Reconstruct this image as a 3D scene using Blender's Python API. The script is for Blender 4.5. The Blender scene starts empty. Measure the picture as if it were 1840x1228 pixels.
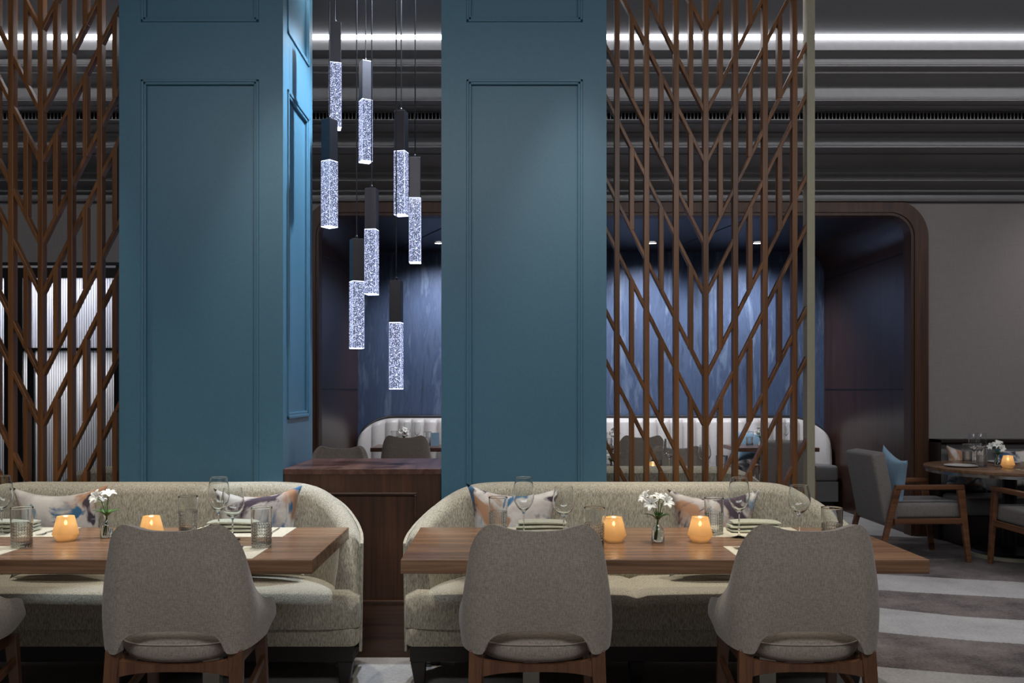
import bpy, bmesh, math, random
from mathutils import Vector, Matrix
random.seed(7)
PI = math.pi
C = bpy.context.scene.collection
F, CX, CY, H = 1560.0, 908.0, 700.0, 1.40

# ------------------------------------------------------------------ helpers
def s2l(r, g, b):
    f = lambda c: (c/255/12.92) if c/255 <= .04045 else ((c/255+.055)/1.055)**2.4
    return (f(r), f(g), f(b), 1)

def finish(name, bm, mat=None, parent=None, smooth=False, loc=None, angle=None):
    me = bpy.data.meshes.new(name)
    bmesh.ops.recalc_face_normals(bm, faces=bm.faces)
    bm.to_mesh(me); bm.free()
    if mat:
        for m in (mat if isinstance(mat, (list, tuple)) else [mat]): me.materials.append(m)
    if smooth:
        for p in me.polygons: p.use_smooth = True
        if angle:
            try: me.set_sharp_from_angle(angle=math.radians(angle))
            except Exception: pass
    o = bpy.data.objects.new(name, me); C.objects.link(o)
    if parent: o.parent = parent
    if loc is not None: o.location = loc
    return o

def tag(o, label=None, cat=None, group=None, kind=None):
    if label: o['label'] = label
    if cat: o['category'] = cat
    if group: o['group'] = group
    if kind: o['kind'] = kind
    return o

def thing(name, label, cat, loc=(0, 0, 0), rotz=0, group=None):
    o = bpy.data.objects.new(name, None); C.objects.link(o)
    o.empty_display_size = .1
    o.location = loc; o.rotation_euler = (0, 0, rotz)
    return tag(o, label, cat, group)

def struct(name, bm, mat, smooth=False, angle=None):
    o = finish(name, bm, mat, None, smooth, None, angle); o['kind'] = 'structure'; return o

def dup(root, loc, rotz=0, label=None, group=None, cat=None):
    r = root.copy(); C.objects.link(r); r.location = loc
    r.rotation_euler = (root.rotation_euler[0], root.rotation_euler[1], rotz)
    if label: r['label'] = label
    if group: r['group'] = group
    for ch in list(root.children):
        c = ch.copy(); C.objects.link(c); c.parent = r
        for g in ch.children:
            d = g.copy(); C.objects.link(d); d.parent = c
    return r

def box(bm, x0, x1, y0, y1, z0, z1, bev=0, seg=2):
    vs = [bm.verts.new((x, y, z)) for x in (x0, x1) for y in (y0, y1) for z in (z0, z1)]
    fs = [bm.faces.new([vs[i] for i in q]) for q in
          ((0, 1, 3, 2), (4, 6, 7, 5), (0, 4, 5, 1), (2, 3, 7, 6), (0, 2, 6, 4), (1, 5, 7, 3))]
    if bev:
        es = list({e for f in fs for e in f.edges})
        bmesh.ops.bevel(bm, geom=es, offset=bev, segments=seg, affect='EDGES', profile=.5)
    return fs

def boxo(name, dims, mat, parent=None, bev=.003, seg=2, **k):
    bm = bmesh.new(); box(bm, *dims, bev=bev, seg=seg)
    return finish(name, bm, mat, parent, **k)

def beam(bm, a, b, w, t, up=(0, 0, 1), w2=None, t2=None):
    """tapered bar of rectangular section from a to b; w along side, t along up-ish"""
    a, b = Vector(a), Vector(b); d = (b-a).normalized(); u = Vector(up)
    s = d.cross(u).normalized(); u = s.cross(d).normalized()
    w2 = w if w2 is None else w2; t2 = t if t2 is None else t2
    A = [bm.verts.new(a+s*i*w/2+u*j*t/2) for i, j in ((-1, -1), (1, -1), (1, 1), (-1, 1))]
    B = [bm.verts.new(b+s*i*w2/2+u*j*t2/2) for i, j in ((-1, -1), (1, -1), (1, 1), (-1, 1))]
    fs = [bm.faces.new(A), bm.faces.new(B[::-1])]
    for i in range(4):
        j = (i+1) % 4; fs.append(bm.faces.new((A[i], A[j], B[j], B[i])))
    es = list({e for f in fs for e in f.edges})
    bmesh.ops.bevel(bm, geom=es, offset=min(w, t, w2, t2)*.14, segments=2, affect='EDGES', profile=.5)

def lathe(bm, prof, n=32, cx=0, cy=0, closed=False, rf=None):
    rings = []
    for r, z in prof:
        ring = []
        for i in range(n):
            a = 2*PI*i/n; rr = max(r, 1e-5)*(rf(a, z) if rf else 1)
            ring.append(bm.verts.new((cx+rr*math.cos(a), cy+rr*math.sin(a), z)))
        rings.append(ring)
    pairs = list(zip(rings, rings[1:]))
    if closed: pairs.append((rings[-1], rings[0]))
    for A, B in pairs:
        for i in range(n):
            j = (i+1) % n; bm.faces.new((A[i], A[j], B[j], B[i]))
    if not closed:
        bm.faces.new(rings[0][::-1]); bm.faces.new(rings[-1])

def tube(bm, pts, r, n=8, r2=None, cap=True):
    pts = [Vector(p) for p in pts]; rings = []
    for i, p in enumerate(pts):
        t = (pts[min(i+1, len(pts)-1)]-pts[max(i-1, 0)]).normalized()
        ref = Vector((0, 0, 1)) if abs(t.z) < .9 else Vector((1, 0, 0))
        s = t.cross(ref).normalized(); u = s.cross(t)
        rr = r if r2 is None else r+(r2-r)*i/(len(pts)-1)
        rings.append([bm.verts.new(p+rr*(s*math.cos(2*PI*k/n)+u*math.sin(2*PI*k/n))) for k in range(n)])
    for A, B in zip(rings, rings[1:]):
        for k in range(n):
            j = (k+1) % n; bm.faces.new((A[k], A[j], B[j], B[k]))
    if cap: bm.faces.new(rings[0][::-1]); bm.faces.new(rings[-1])

def grid(bm, rows, closed_u=False, cap=False):
    V = [[bm.verts.new(p) for p in row] for row in rows]
    for A, B in zip(V, V[1:]):
        n = len(A)
        for k in range(n if closed_u else n-1):
            j = (k+1) % n; bm.faces.new((A[k], A[j], B[j], B[k]))
    if cap: bm.faces.new(V[0][::-1]); bm.faces.new(V[-1])
    return V

def prism(bm, poly, y0, y1):
    """polygon of (x,z) extruded in y"""
    A = [bm.verts.new((x, y0, z)) for x, z in poly]; B = [bm.verts.new((x, y1, z)) for x, z in poly]
    bm.faces.new(A); bm.faces.new(B[::-1]); n = len(A)
    for i in range(n):
        j = (i+1) % n; bm.faces.new((A[i], B[i], B[j], A[j]))

def cat(table, u):
    """piecewise Catmull-Rom through (u, vector) rows"""
    n = len(table)
    i = 0
    while i < n-2 and u > table[i+1][0]: i += 1
    u0, p1 = table[i]; u1, p2 = table[i+1]
    p0 = table[i-1] if i > 0 else None; p3 = table[i+2] if i+2 < n else None
    t = (u-u0)/(u1-u0); h = u1-u0
    p1, p2 = Vector(p1), Vector(p2)
    m1 = (p2-Vector(p0[1]))/(u1-p0[0]) if p0 else (p2-p1)/h
    m2 = (Vector(p3[1])-p1)/(p3[0]-u0) if p3 else (p2-p1)/h
    return (2*t**3-3*t**2+1)*p1+(t**3-2*t**2+t)*h*m1+(-2*t**3+3*t**2)*p2+(t**3-t**2)*h*m2

def subsurf(o, n=2):
    m = o.modifiers.new('sub', 'SUBSURF'); m.levels = n; m.render_levels = n; return o

# ------------------------------------------------------------------ materials
def newmat(name):
    m = bpy.data.materials.new(name); m.use_nodes = True
    nt = m.node_tree; nt.nodes.clear()
    out = nt.nodes.new('ShaderNodeOutputMaterial')
    return m, nt, out

def N(nt, typ, **k):
    n = nt.nodes.new(typ)
    for a, b in k.items():
        if a.startswith('i_'):
            key = a[2:].replace('_', ' ')
            n.inputs[key].default_value = b
        else: setattr(n, a, b)
    return n

def L(nt, a, b): nt.links.new(a, b)

def mapping(nt, scale=(1, 1, 1), rot=(0, 0, 0)):
    tc = N(nt, 'ShaderNodeTexCoord'); mp = N(nt, 'ShaderNodeMapping')
    mp.inputs['Scale'].default_value = scale; mp.inputs['Rotation'].default_value = rot
    L(nt, tc.outputs['Object'], mp.inputs['Vector']); return mp.outputs['Vector']

def noise(nt, vec, scale, detail=3, rough=.5, dist=0):
    n = N(nt, 'ShaderNodeTexNoise'); n.inputs['Scale'].default_value = scale
    n.inputs['Detail'].default_value = detail; n.inputs['Roughness'].default_value = rough
    n.inputs['Distortion'].default_value = dist
    L(nt, vec, n.inputs['Vector']); return n.outputs['Fac']

def ramp(nt, fac, stops, interp='LINEAR'):
    r = N(nt, 'ShaderNodeValToRGB'); r.color_ramp.interpolation = interp
    el = r.color_ramp.elements
    el[0].position, el[0].color = stops[0]; el[1].position, el[1].color = stops[-1]
    for p, c in stops[1:-1]:
        e = el.new(p); e.color = c
    L(nt, fac, r.inputs['Fac']); return r.outputs['Color']

def math_(nt, op, a, b=None, c=None):
    n = N(nt, 'ShaderNodeMath', operation=op)
    for i, v in enumerate((a, b, c)):
        if v is None: continue
        if isinstance(v, (int, float)): n.inputs[i].default_value = v
        else: L(nt, v, n.inputs[i])
    return n.outputs[0]

def bump(nt, height, strength, dist=.002):
    b = N(nt, 'ShaderNodeBump'); b.inputs['Strength'].default_value = strength
    b.inputs['Distance'].default_value = dist; L(nt, height, b.inputs['Height']); return b.outputs['Normal']

def pbsdf(nt, out, base=None, rough=.5, metal=0, normal=None, spec=.5, sheen=0, coat=0):
    p = N(nt, 'ShaderNodeBsdfPrincipled')
    if base is not None:
        if isinstance(base, tuple): p.inputs['Base Color'].default_value = base
        else: L(nt, base, p.inputs['Base Color'])
    if isinstance(rough, (int, float)): p.inputs['Roughness'].default_value = rough
    else: L(nt, rough, p.inputs['Roughness'])
    p.inputs['Metallic'].default_value = metal
    p.inputs['Specular IOR Level'].default_value = spec
    p.inputs['Sheen Weight'].default_value = sheen
    p.inputs['Coat Weight'].default_value = coat
    if normal is not None: L(nt, normal, p.inputs['Normal'])
    L(nt, p.outputs[0], out.inputs['Surface']); return p

def m_plain(name, col, rough=.5, metal=0, bs=0, bscale=40, spec=.5):
    m, nt, out = newmat(name)
    v = mapping(nt); f = noise(nt, v, bscale, 3)
    d = tuple(c*.92 for c in col[:3])+(1,)
    c = ramp(nt, f, [(.3, d), (.7, col)])
    pbsdf(nt, out, c, rough, metal, bump(nt, f, bs, .001) if bs else None, spec)
    return m

def m_wood(name, dark, light, axis='x', rough=.35, coat=0.0, scale=1.0):
    m, nt, out = newmat(name)
    sc = {'x': (.35, 9, 9), 'y': (9, .35, 9), 'z': (9, 9, .35)}[axis]
    sc = tuple(s*scale for s in sc)
    v = mapping(nt, sc)
    a = noise(nt, v, 1.6, 6, .6, 1.2)
    v2 = mapping(nt, tuple(s*7 if s > 1 else s*4 for s in sc))
    b = noise(nt, v2, 2.0, 3, .6)
    mix = math_(nt, 'ADD', math_(nt, 'MULTIPLY', a, .7), math_(nt, 'MULTIPLY', b, .3))
    mid = tuple((x+y)/2 for x, y in zip(dark, light))
    c = ramp(nt, mix, [(.34, dark), (.5, mid), (.66, light)])
    pbsdf(nt, out, c, rough, 0, bump(nt, b, .12, .001), .5, 0, coat)
    return m

def m_fabric(name, dark, light, su=(60, 60, 420), sv=(420, 420, 60), rough=.9, bs=.5, sheen=.25):
    m, nt, out = newmat(name)
    a = noise(nt, mapping(nt, su), 1.0, 3, .6); b = noise(nt, mapping(nt, sv), 1.0, 3, .6)
    s = math_(nt, 'ADD', math_(nt, 'MULTIPLY', a, .4), math_(nt, 'MULTIPLY', b, .6))
    c = ramp(nt, s, [(.38, dark), (.62, light)])
    pbsdf(nt, out, c, rough, 0, bump(nt, s, bs, .002), .25, sheen)
    return m

def m_glass(name, tint=(1, 1, 1, 1), ior=1.5, pattern=None):
    m, nt, out = newmat(name)
    g = N(nt, 'ShaderNodeBsdfGlass'); g.inputs['Color'].default_value = tint; g.inputs['Roughness'].default_value = 0
    g.inputs['IOR'].default_value = ior
    if pattern:
        tc = N(nt, 'ShaderNodeTexCoord'); sp = N(nt, 'ShaderNodeSeparateXYZ'); L(nt, tc.outputs['Object'], sp.inputs[0])
        ang = math_(nt, 'ARCTAN2', sp.outputs['Y'], sp.outputs['X'])
        w1 = math_(nt, 'ABSOLUTE', math_(nt, 'SINE', math_(nt, 'MULTIPLY', ang, 12)))
        w2 = math_(nt, 'ABSOLUTE', math_(nt, 'SINE', math_(nt, 'MULTIPLY', sp.outputs['Z'], 260)))
        low = math_(nt, 'LESS_THAN', sp.outputs['Z'], pattern)
        h = math_(nt, 'MULTIPLY', math_(nt, 'MINIMUM', w1, w2), low)
        L(nt, bump(nt, h, 1.0, .003), g.inputs['Normal'])
    L(nt, g.outputs[0], out.inputs['Surface']); return m

def m_emit(name, col, s):
    m, nt, out = newmat(name)
    e = N(nt, 'ShaderNodeEmission'); e.inputs['Color'].default_value = col; e.inputs['Strength'].default_value = s
    L(nt, e.outputs[0], out.inputs['Surface']); return m

M = {}
M['blue'] = m_plain('teal_blue_paint', s2l(76, 119, 140), .40, 0, .03, 60)
M['sofa'] = m_fabric('sofa_weave', s2l(132, 125, 109), s2l(206, 198, 178), su=(420, 420, 90), sv=(230, 230, 42), bs=.7)
M['chair'] = m_fabric('chair_linen', s2l(124, 113, 103), s2l(167, 155, 142), su=(60, 60, 520), sv=(480, 480, 50), bs=.35)
M['grey_leather'] = m_plain('grey_leather', s2l(118, 116, 116), .42, 0, .15, 90)
M['white_leather'] = m_plain('white_leather', s2l(205, 200, 198), .38, 0, .1, 60)
M['table'] = m_wood('walnut_tabletop', s2l(92, 64, 44), s2l(156, 120, 92), 'x', .27)
M['walnut_dark'] = m_wood('dark_walnut', s2l(46, 27, 15), s2l(88, 54, 32), 'z', .5)
M['walnut_dark_x'] = m_wood('dark_walnut_level_grain', s2l(48, 30, 22), s2l(92, 62, 45), 'x', .3)
M['walnut_top'] = m_wood('dark_walnut_capping', s2l(54, 35, 30), s2l(118, 84, 72), 'y', .3)
M['niche_wood'] = m_wood('niche_veneer', s2l(44, 30, 26), s2l(78, 54, 46), 'z', .3, 0, 1.6)
M['slat'] = m_wood('screen_walnut', s2l(84, 51, 27), s2l(150, 100, 58), 'z', .36)
M['slat_d'] = M['slat']
M['leg'] = m_wood('chair_walnut', s2l(62, 38, 25), s2l(112, 74, 50), 'z', .38)
M['arm'] = m_wood('armchair_walnut', s2l(80, 50, 32), s2l(136, 92, 62), 'x', .36)
M['dark'] = m_plain('espresso_stain', s2l(34, 24, 22), .45)
M['black'] = m_plain('black_metal', s2l(22, 22, 24), .4, .3)
M['void'] = m_plain('matt_black', s2l(8, 8, 8), .95, 0, 0, 40, .05)
M['armfab'] = m_fabric('armchair_grey', s2l(104, 99, 95), s2l(136, 130, 125), su=(60, 60, 520), sv=(480, 480, 50), bs=.25)
M['trimblack'] = m_plain('black_piping', s2l(24, 22, 26), .5)
M['steel'] = m_plain('brushed_steel', s2l(170, 165, 155), .35, .9)
M['silver'] = m_plain('polished_silver', s2l(210, 210, 212), .15, 1)
M['brass'] = m_plain('aged_brass', s2l(178, 172, 150), .5, .3)
M['plaster'] = m_plain('grey_plaster', s2l(132, 131, 132), .45, 0, .02, 20)
M['ceil'] = m_plain('grey_ceiling_paint', s2l(120, 120, 124), .8)
M['wallpaper'] = m_fabric('wall_textile', s2l(136, 130, 129), s2l(144, 138, 136), su=(8, 8, 130), sv=(130, 130, 8), bs=.03, sheen=0)
M['napkin'] = m_fabric('napkin_linen', s2l(158, 158, 138), s2l(196, 196, 176), bs=.2)
M['mat'] = m_fabric('placemat_cream', s2l(196, 186, 160), s2l(226, 218, 196), bs=.2)
M['china'] = m_plain('white_china', s2l(225, 222, 216), .15)
M['pillow_blue'] = m_fabric('light_blue_fabric', s2l(118, 150, 176), s2l(152, 184, 206), bs=.3)
M['petal'] = m_plain('white_petal', s2l(240, 240, 232), .5)
M['leaf'] = m_plain('green_leaf', s2l(72, 112, 44), .5)
M['wax'] = m_plain('candle_wax', s2l(240, 225, 190), .5)
M['glass'] = m_glass('clear_glass', (.98, .99, .99, 1), 1.45)
M['cut'] = m_glass('cut_crystal_glass', (.97, .98, .98, 1), 1.48, .10)
M['water'] = m_glass('vase_water', (.97, .98, .98, 1), 1.33)
M['shell'] = m_plain('sofa_outer_back', s2l(66, 62, 72), .35)
M['led'] = m_emit('linear_led', (.93, .95, 1, 1), 9)
M['downlight'] = m_emit('downlight_lens', (1, .96, .92, 1), 14)
M['flame'] = m_emit('candle_flame', (1, .90, .68, 1), 24)
M['metalbox'] = m_plain('gunmetal', s2l(70, 68, 72), .38, .85)

def m_amber():
    m, nt, out = newmat('amber_glass')
    t = N(nt, 'ShaderNodeBsdfTranslucent'); t.inputs['Color'].default_value = s2l(251, 233, 200)
    d = N(nt, 'ShaderNodeBsdfDiffuse'); d.inputs['Color'].default_value = s2l(240, 205, 148)
    g = N(nt, 'ShaderNodeBsdfGlossy'); g.inputs['Roughness'].default_value = .08
    tr = N(nt, 'ShaderNodeBsdfTransparent'); tr.inputs['Color'].default_value = s2l(255, 234, 196)
    a = N(nt, 'ShaderNodeMixShader'); a.inputs[0].default_value = .55; L(nt, t.outputs[0], a.inputs[1]); L(nt, d.outputs[0], a.inputs[2])
    b = N(nt, 'ShaderNodeMixShader'); b.inputs[0].default_value = .34; L(nt, a.outputs[0], b.inputs[1]); L(nt, tr.outputs[0], b.inputs[2])
    c = N(nt, 'ShaderNodeMixShader'); c.inputs[0].default_value = .07; L(nt, b.outputs[0], c.inputs[1]); L(nt, g.outputs[0], c.inputs[2])
    L(nt, c.outputs[0], out.inputs['Surface']); return m
M['amber'] = m_amber()

def m_crystal():
    m, nt, out = newmat('lit_bubble_crystal')
    tc = N(nt, 'ShaderNodeTexCoord'); sp = N(nt, 'ShaderNodeSeparateXYZ'); L(nt, tc.outputs['Object'], sp.inputs[0])
    v = N(nt, 'ShaderNodeTexVoronoi'); v.inputs['Scale'].default_value = 310; L(nt, tc.outputs['Object'], v.inputs['Vector'])
    spark = math_(nt, 'POWER', math_(nt, 'SUBTRACT', 1.0, math_(nt, 'MINIMUM', v.outputs['Distance'], 1.0)), 3.0)
    col = N(nt, 'ShaderNodeSeparateXYZ'); L(nt, v.outputs['Color'], col.inputs[0])
    spark = math_(nt, 'MULTIPLY', spark, math_(nt, 'POWER', col.outputs[0], 3.0))
    ax = math_(nt, 'ABSOLUTE', sp.outputs['X']); ay = math_(nt, 'ABSOLUTE', sp.outputs['Y'])
    e = math_(nt, 'GREATER_THAN', math_(nt, 'MINIMUM', ax, ay), .0307)
    low = math_(nt, 'LESS_THAN', sp.outputs['Z'], .004); top = math_(nt, 'GREATER_THAN', sp.outputs['Z'], .356)
    ed = math_(nt, 'MAXIMUM', e, math_(nt, 'MAXIMUM', low, top))
    st = math_(nt, 'ADD', math_(nt, 'MULTIPLY', spark, 12.0), math_(nt, 'ADD', math_(nt, 'ADD', math_(nt, 'MULTIPLY', e, 1.3), math_(nt, 'MULTIPLY', math_(nt, 'MAXIMUM', low, top), 4.0)), .16))
    em = N(nt, 'ShaderNodeEmission'); em.inputs['Color'].default_value = (.56, .64, 1, 1); L(nt, st, em.inputs['Strength'])
    g = N(nt, 'ShaderNodeBsdfGlossy'); g.inputs['Roughness'].default_value = .1; g.inputs['Color'].default_value = (.15, .15, .15, 1)
    ad = N(nt, 'ShaderNodeAddShader'); L(nt, em.outputs[0], ad.inputs[0]); L(nt, g.outputs[0], ad.inputs[1])
    L(nt, ad.outputs[0], out.inputs['Surface']); return m
M['crystal'] = m_crystal()

def m_navy():
    m, nt, out = newmat('watercolour_blue_wall')
    a = noise(nt, mapping(nt, (2.2, 2.2, .30)), 1.7, 7, .66, 1.1)
    b = noise(nt, mapping(nt, (9, 9, 1.6)), 1.5, 5, .6, .8)
    s = math_(nt, 'ADD', math_(nt, 'MULTIPLY', a, .68), math_(nt, 'MULTIPLY', b, .32))
    c = ramp(nt, s, [(.36, s2l(52, 65, 92)), (.45, s2l(74, 92, 124)), (.52, s2l(64, 81, 114)), (.64, s2l(114, 132, 160))])
    pbsdf(nt, out, c, .6); return m
M['navy'] = m_navy()

def m_carpet():
    m, nt, out = newmat('swoosh_carpet')
    tc = N(nt, 'ShaderNodeTexCoord'); sp = N(nt, 'ShaderNodeSeparateXYZ'); L(nt, tc.outputs['Object'], sp.inputs[0])
    n = noise(nt, tc.outputs['Object'], .45, 2)
    u = math_(nt, 'ADD', sp.outputs['Y'], math_(nt, 'MULTIPLY', sp.outputs['X'], .35))
    u = math_(nt, 'ADD', u, math_(nt, 'MULTIPLY', math_(nt, 'SUBTRACT', n, .5), .9))
    fine = noise(nt, tc.outputs['Object'], 60, 5, .7); cloud = noise(nt, tc.outputs['Object'], 2.6, 5, .65)
    u = math_(nt, 'ADD', u, math_(nt, 'MULTIPLY', math_(nt, 'SUBTRACT', fine, .5), .05))
    f = math_(nt, 'DIVIDE', u, 10.0)
    li = (1, 1, 1, 1); da = (0, 0, 0, 1)
    r = ramp(nt, f, [(0, li), (.503, da), (.58, li), (.643, da), (.703, li), (.762, da), (.90, da), (.96, li)], 'CONSTANT')
    lc = ramp(nt, math_(nt, 'ADD', math_(nt, 'MULTIPLY', cloud, .5), math_(nt, 'MULTIPLY', fine, .5)), [(.35, s2l(138, 135, 132)), (.65, s2l(178, 175, 172))])
    dc = ramp(nt, math_(nt, 'ADD', math_(nt, 'MULTIPLY', cloud, .6), math_(nt, 'MULTIPLY', fine, .4)), [(.38, s2l(62, 55, 54)), (.62, s2l(128, 118, 114))])
    mx = N(nt, 'ShaderNodeMix', data_type='RGBA'); L(nt, r, mx.inputs['Factor']); L(nt, dc, mx.inputs['A']); L(nt, lc, mx.inputs['B'])
    pbsdf(nt, out, mx.outputs['Result'], .95, 0, bump(nt, fine, .5, .004), .1, .1); return m
M['carpet'] = m_carpet()

def m_water_print():
    m, nt, out = newmat('watercolour_print')
    oi = N(nt, 'ShaderNodeObjectInfo'); tc = N(nt, 'ShaderNodeTexCoord')
    ad = N(nt, 'ShaderNodeVectorMath', operation='ADD'); L(nt, tc.outputs['Object'], ad.inputs[0])
    sc = N(nt, 'ShaderNodeVectorMath', operation='SCALE'); L(nt, oi.outputs['Location'], sc.inputs[0]); sc.inputs['Scale'].default_value = 3.1
    L(nt, sc.outputs[0], ad.inputs[1])
    def shift(v):
        q = N(nt, 'ShaderNodeVectorMath', operation='ADD'); L(nt, ad.outputs[0], q.inputs[0]); q.inputs[1].default_value = v; return q.outputs[0]
    def layer(base, v, sc_, lo, hi, col):
        f = noise(nt, shift(v), sc_, 4, .55, .9)
        m_ = ramp(nt, f, [(lo, (0, 0, 0, 1)), (hi, (1, 1, 1, 1))])
        mx = N(nt, 'ShaderNodeMix', data_type='RGBA'); L(nt, m_, mx.inputs['Factor']); L(nt, base, mx.inputs['A']); mx.inputs['B'].default_value = col
        return mx.outputs['Result']
    c = ramp(nt, noise(nt, shift((0, 0, 0)), 5, 5, .6, .5), [(.35, s2l(178, 168, 162)), (.6, s2l(218, 212, 204))])
    c = layer(c, (3, 1, 7), 4.5, .54, .62, s2l(176, 134, 104))
    c = layer(c, (9, 5, 2), 5.0, .57, .63, s2l(74, 62, 72))
    c = layer(c, (1, 8, 4), 5.0, .57, .63, s2l(62, 106, 140))
    c = layer(c, (5, 2, 9), 6.0, .60, .66, s2l(128, 152, 164))
    pbsdf(nt, out, c, .85, 0, bump(nt, noise(nt, tc.outputs['Object'], 18, 4), .35, .01), .2, .2); return m
M['print'] = m_water_print()

def m_reeded():
    m, nt, out = newmat('reeded_glass')
    tc = N(nt, 'ShaderNodeTexCoord'); sp = N(nt, 'ShaderNodeSeparateXYZ'); L(nt, tc.outputs['Object'], sp.inputs[0])
    w = math_(nt, 'ABSOLUTE', math_(nt, 'SINE', math_(nt, 'MULTIPLY', sp.outputs['X'], 150)))
    nrm = bump(nt, w, .8, .01)
    t = N(nt, 'ShaderNodeBsdfTranslucent'); L(nt, nrm, t.inputs['Normal'])
    c = ramp(nt, w, [(0, (.42, .43, .47, 1)), (1, (.9, .91, .95, 1))]); L(nt, c, t.inputs['Color'])
    g = N(nt, 'ShaderNodeBsdfGlossy'); g.inputs['Roughness'].default_value = .15; L(nt, nrm, g.inputs['Normal'])
    x = N(nt, 'ShaderNodeMixShader'); x.inputs[0].default_value = .08; L(nt, t.outputs[0], x.inputs[1]); L(nt, g.outputs[0], x.inputs[2])
    L(nt, x.outputs[0], out.inputs['Surface']); return m
M['reeded'] = m_reeded()

# ------------------------------------------------------------------ the room
bm = bmesh.new(); box(bm, -7.5, 7.5, -3, 10.9, -.1, 0); struct('floor', bm, M['carpet'])
bm = bmesh.new(); box(bm, -7.5, 7.5, -3, 6.15, 3.905, 4.0); struct('ceiling', bm, M['ceil'])
bm = bmesh.new(); box(bm, -7.6, -7.5, -3, 8.4, 0, 4.0); struct('wall_left', bm, M['wallpaper'])
bm = bmesh.new(); box(bm, 7.5, 7.6, -3, 8.4, 0, 4.0); struct('wall_right', bm, M['wallpaper'])
bm = bmesh.new(); box(bm, -7.5, 7.5, -3.1, -3, 0, 4.0); struct('wall_front', bm, M['wallpaper'])

NX0, NX1, NZ, WD = -1.78, 3.87, 3.06, 8.30     # alcove opening
def arch(x0, x1, zt, r, n=12):
    p = [(x0, 0)]
    for i in range(n+1):
        a = PI-PI/2*i/n; p.append((x0+r+r*math.cos(a), zt-r+r*math.sin(a)))
    for i in range(n+1):
        a = PI/2-PI/2*i/n; p.append((x1-r+r*math.cos(a), zt-r+r*math.sin(a)))
    p.append((x1, 0)); return p
outer = arch(NX0-.15, NX1+.16, NZ+.15, .36); inner = arch(NX0, NX1, NZ, .20)
bm = bmesh.new()
box(bm, -7.5, NX0-.15, WD, WD+.1, 0, 4.0); box(bm, NX1+.16, 7.5, WD, WD+.1, 0, 4.0)
grid(bm, [[(x, WD, z), (x, WD, 4.0), (x, WD+.1, 4.0), (x, WD+.1, z)] for x, z in outer[1:-1]], closed_u=True, cap=True)
struct('wall_back', bm, M['wallpaper'])
# timber surround of the alcove
bm = bmesh.new()
rows = []
for o_, i_ in zip(outer, inner):
    m_ = (o_[0]+(i_[0]-o_[0])*.82, o_[1]+(i_[1]-o_[1])*.82)
    rows.append([(o_[0], WD+.05, o_[1]), (o_[0], WD-.035, o_[1]), (m_[0], WD-.035, m_[1]), (m_[0], WD-.02, m_[1]),
                 (i_[0], WD-.02, i_[1]), (i_[0], WD+.13, i_[1]), (o_[0], WD+.13, o_[1])])
grid(bm, rows, closed_u=True)
struct('trim_1', bm, M['walnut_dark'])
# alcove lining
bm = bmesh.new()
a2 = arch(NX0-.02, NX1+.02, NZ+.02, .27)
ni = len(a2)
side = [i for i, p in enumerate(a2)]
def lining(idx):
    b = bmesh.new(); rows = [[(a2[i][0], y, a2[i][1]) for y in (WD+.12, 10.62)] for i in idx]; grid(b, rows); return b
bm.free()
lf = lining(range(0, 14)); o = struct('wall_alcove_left', lf, M['niche_wood'], smooth=True, angle=30)
rt = lining(range(13+0, ni)[0:0] or range(14, ni)); o = struct('wall_alcove_right', rt, M['niche_wood'], smooth=True, angle=30)
M['alcove_ceil'] = m_plain('alcove_ceiling_navy', s2l(38, 38, 48), .4)
cl = lining([13, 14]); struct('ceiling_alcove', cl, M['alcove_ceil'])
for i_, yy in enumerate((1.40, 2.73)):
    for sx, x in ((1, NX0-.02), (-1, NX1+.02)):
        bm = bmesh.new(); box(bm, min(x, x+sx*.006), max(x, x+sx*.006), WD+.2, 10.55, yy-.006, yy+.006)
        struct('trim_%d' % (2+i_*2+(sx < 0)), bm, M['trimblack'])
for k, (xa, xb) in enumerate(((-.4, -1.35), (1.0, .2), (2.4, 1.95))):
    bm = bmesh.new(); beam(bm, (xa, WD+.2, NZ+.017), (xb, 10.5, NZ+.017), .014, .006); struct('trim_%d' % (20+k), bm, M['trimblack'])
bm = bmesh.new(); prism(bm, a2, 10.60, 10.66); struct('wall_alcove_back', bm, M['navy'])

# stepped cornice between the ceiling and the back wall
def zy(py, d): return H+(CY-py)*d/F
prof = [(6.12, 3.905+.03), (6.15, zy(73, 6.15)), (6.15, zy(84, 6.15))]
def cove(p, q, n=5, up=True):
    out = []
    for i in range(1, n+1):
        t = i/n
        a = PI/2*t
        if up: out.append((p[0]+(q[0]-p[0])*(1-math.cos(a)), p[1]+(q[1]-p[1])*math.sin(a)))
        else: out.append((p[0]+(q[0]-p[0])*math.sin(a), p[1]+(q[1]-p[1])*(1-math.cos(a))))
    return out
def bead(p, r=.012):
    """half-round bead projecting towards the room from a vertical face, going down"""
    return [(p[0]-r*math.sin(PI*i/4), p[1]-r+r*math.cos(PI*i/4)) for i in range(5)]
z1 = zy(90, 6.15)
prof += [(6.15, z1), (6.30, z1)]
z2 = zy(119, 6.3); prof += bead((6.30, z2+.03)); prof += [(6.30, z2), (6.36, z2)]
prof += cove((6.36, z2), (6.40, z2-.015), 3, False)
prof += [(6.62, z2-.015)]; 
z3 = zy(181, 6.65); prof += cove((6.62, z2-.015), (6.65, z2-.045), 4, False); prof += [(6.65, z3+.03)]; prof += bead((6.65, z3+.03)); prof += [(6.65, z3)]
prof += [(6.76, z3), (6.76, z3-.008), (6.80, z3-.008), (6.80, z3), (6.93, z3)]
VZ1 = z3-.004; z4 = zy(217, 6.93); prof += [(6.93, z4)]
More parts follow.
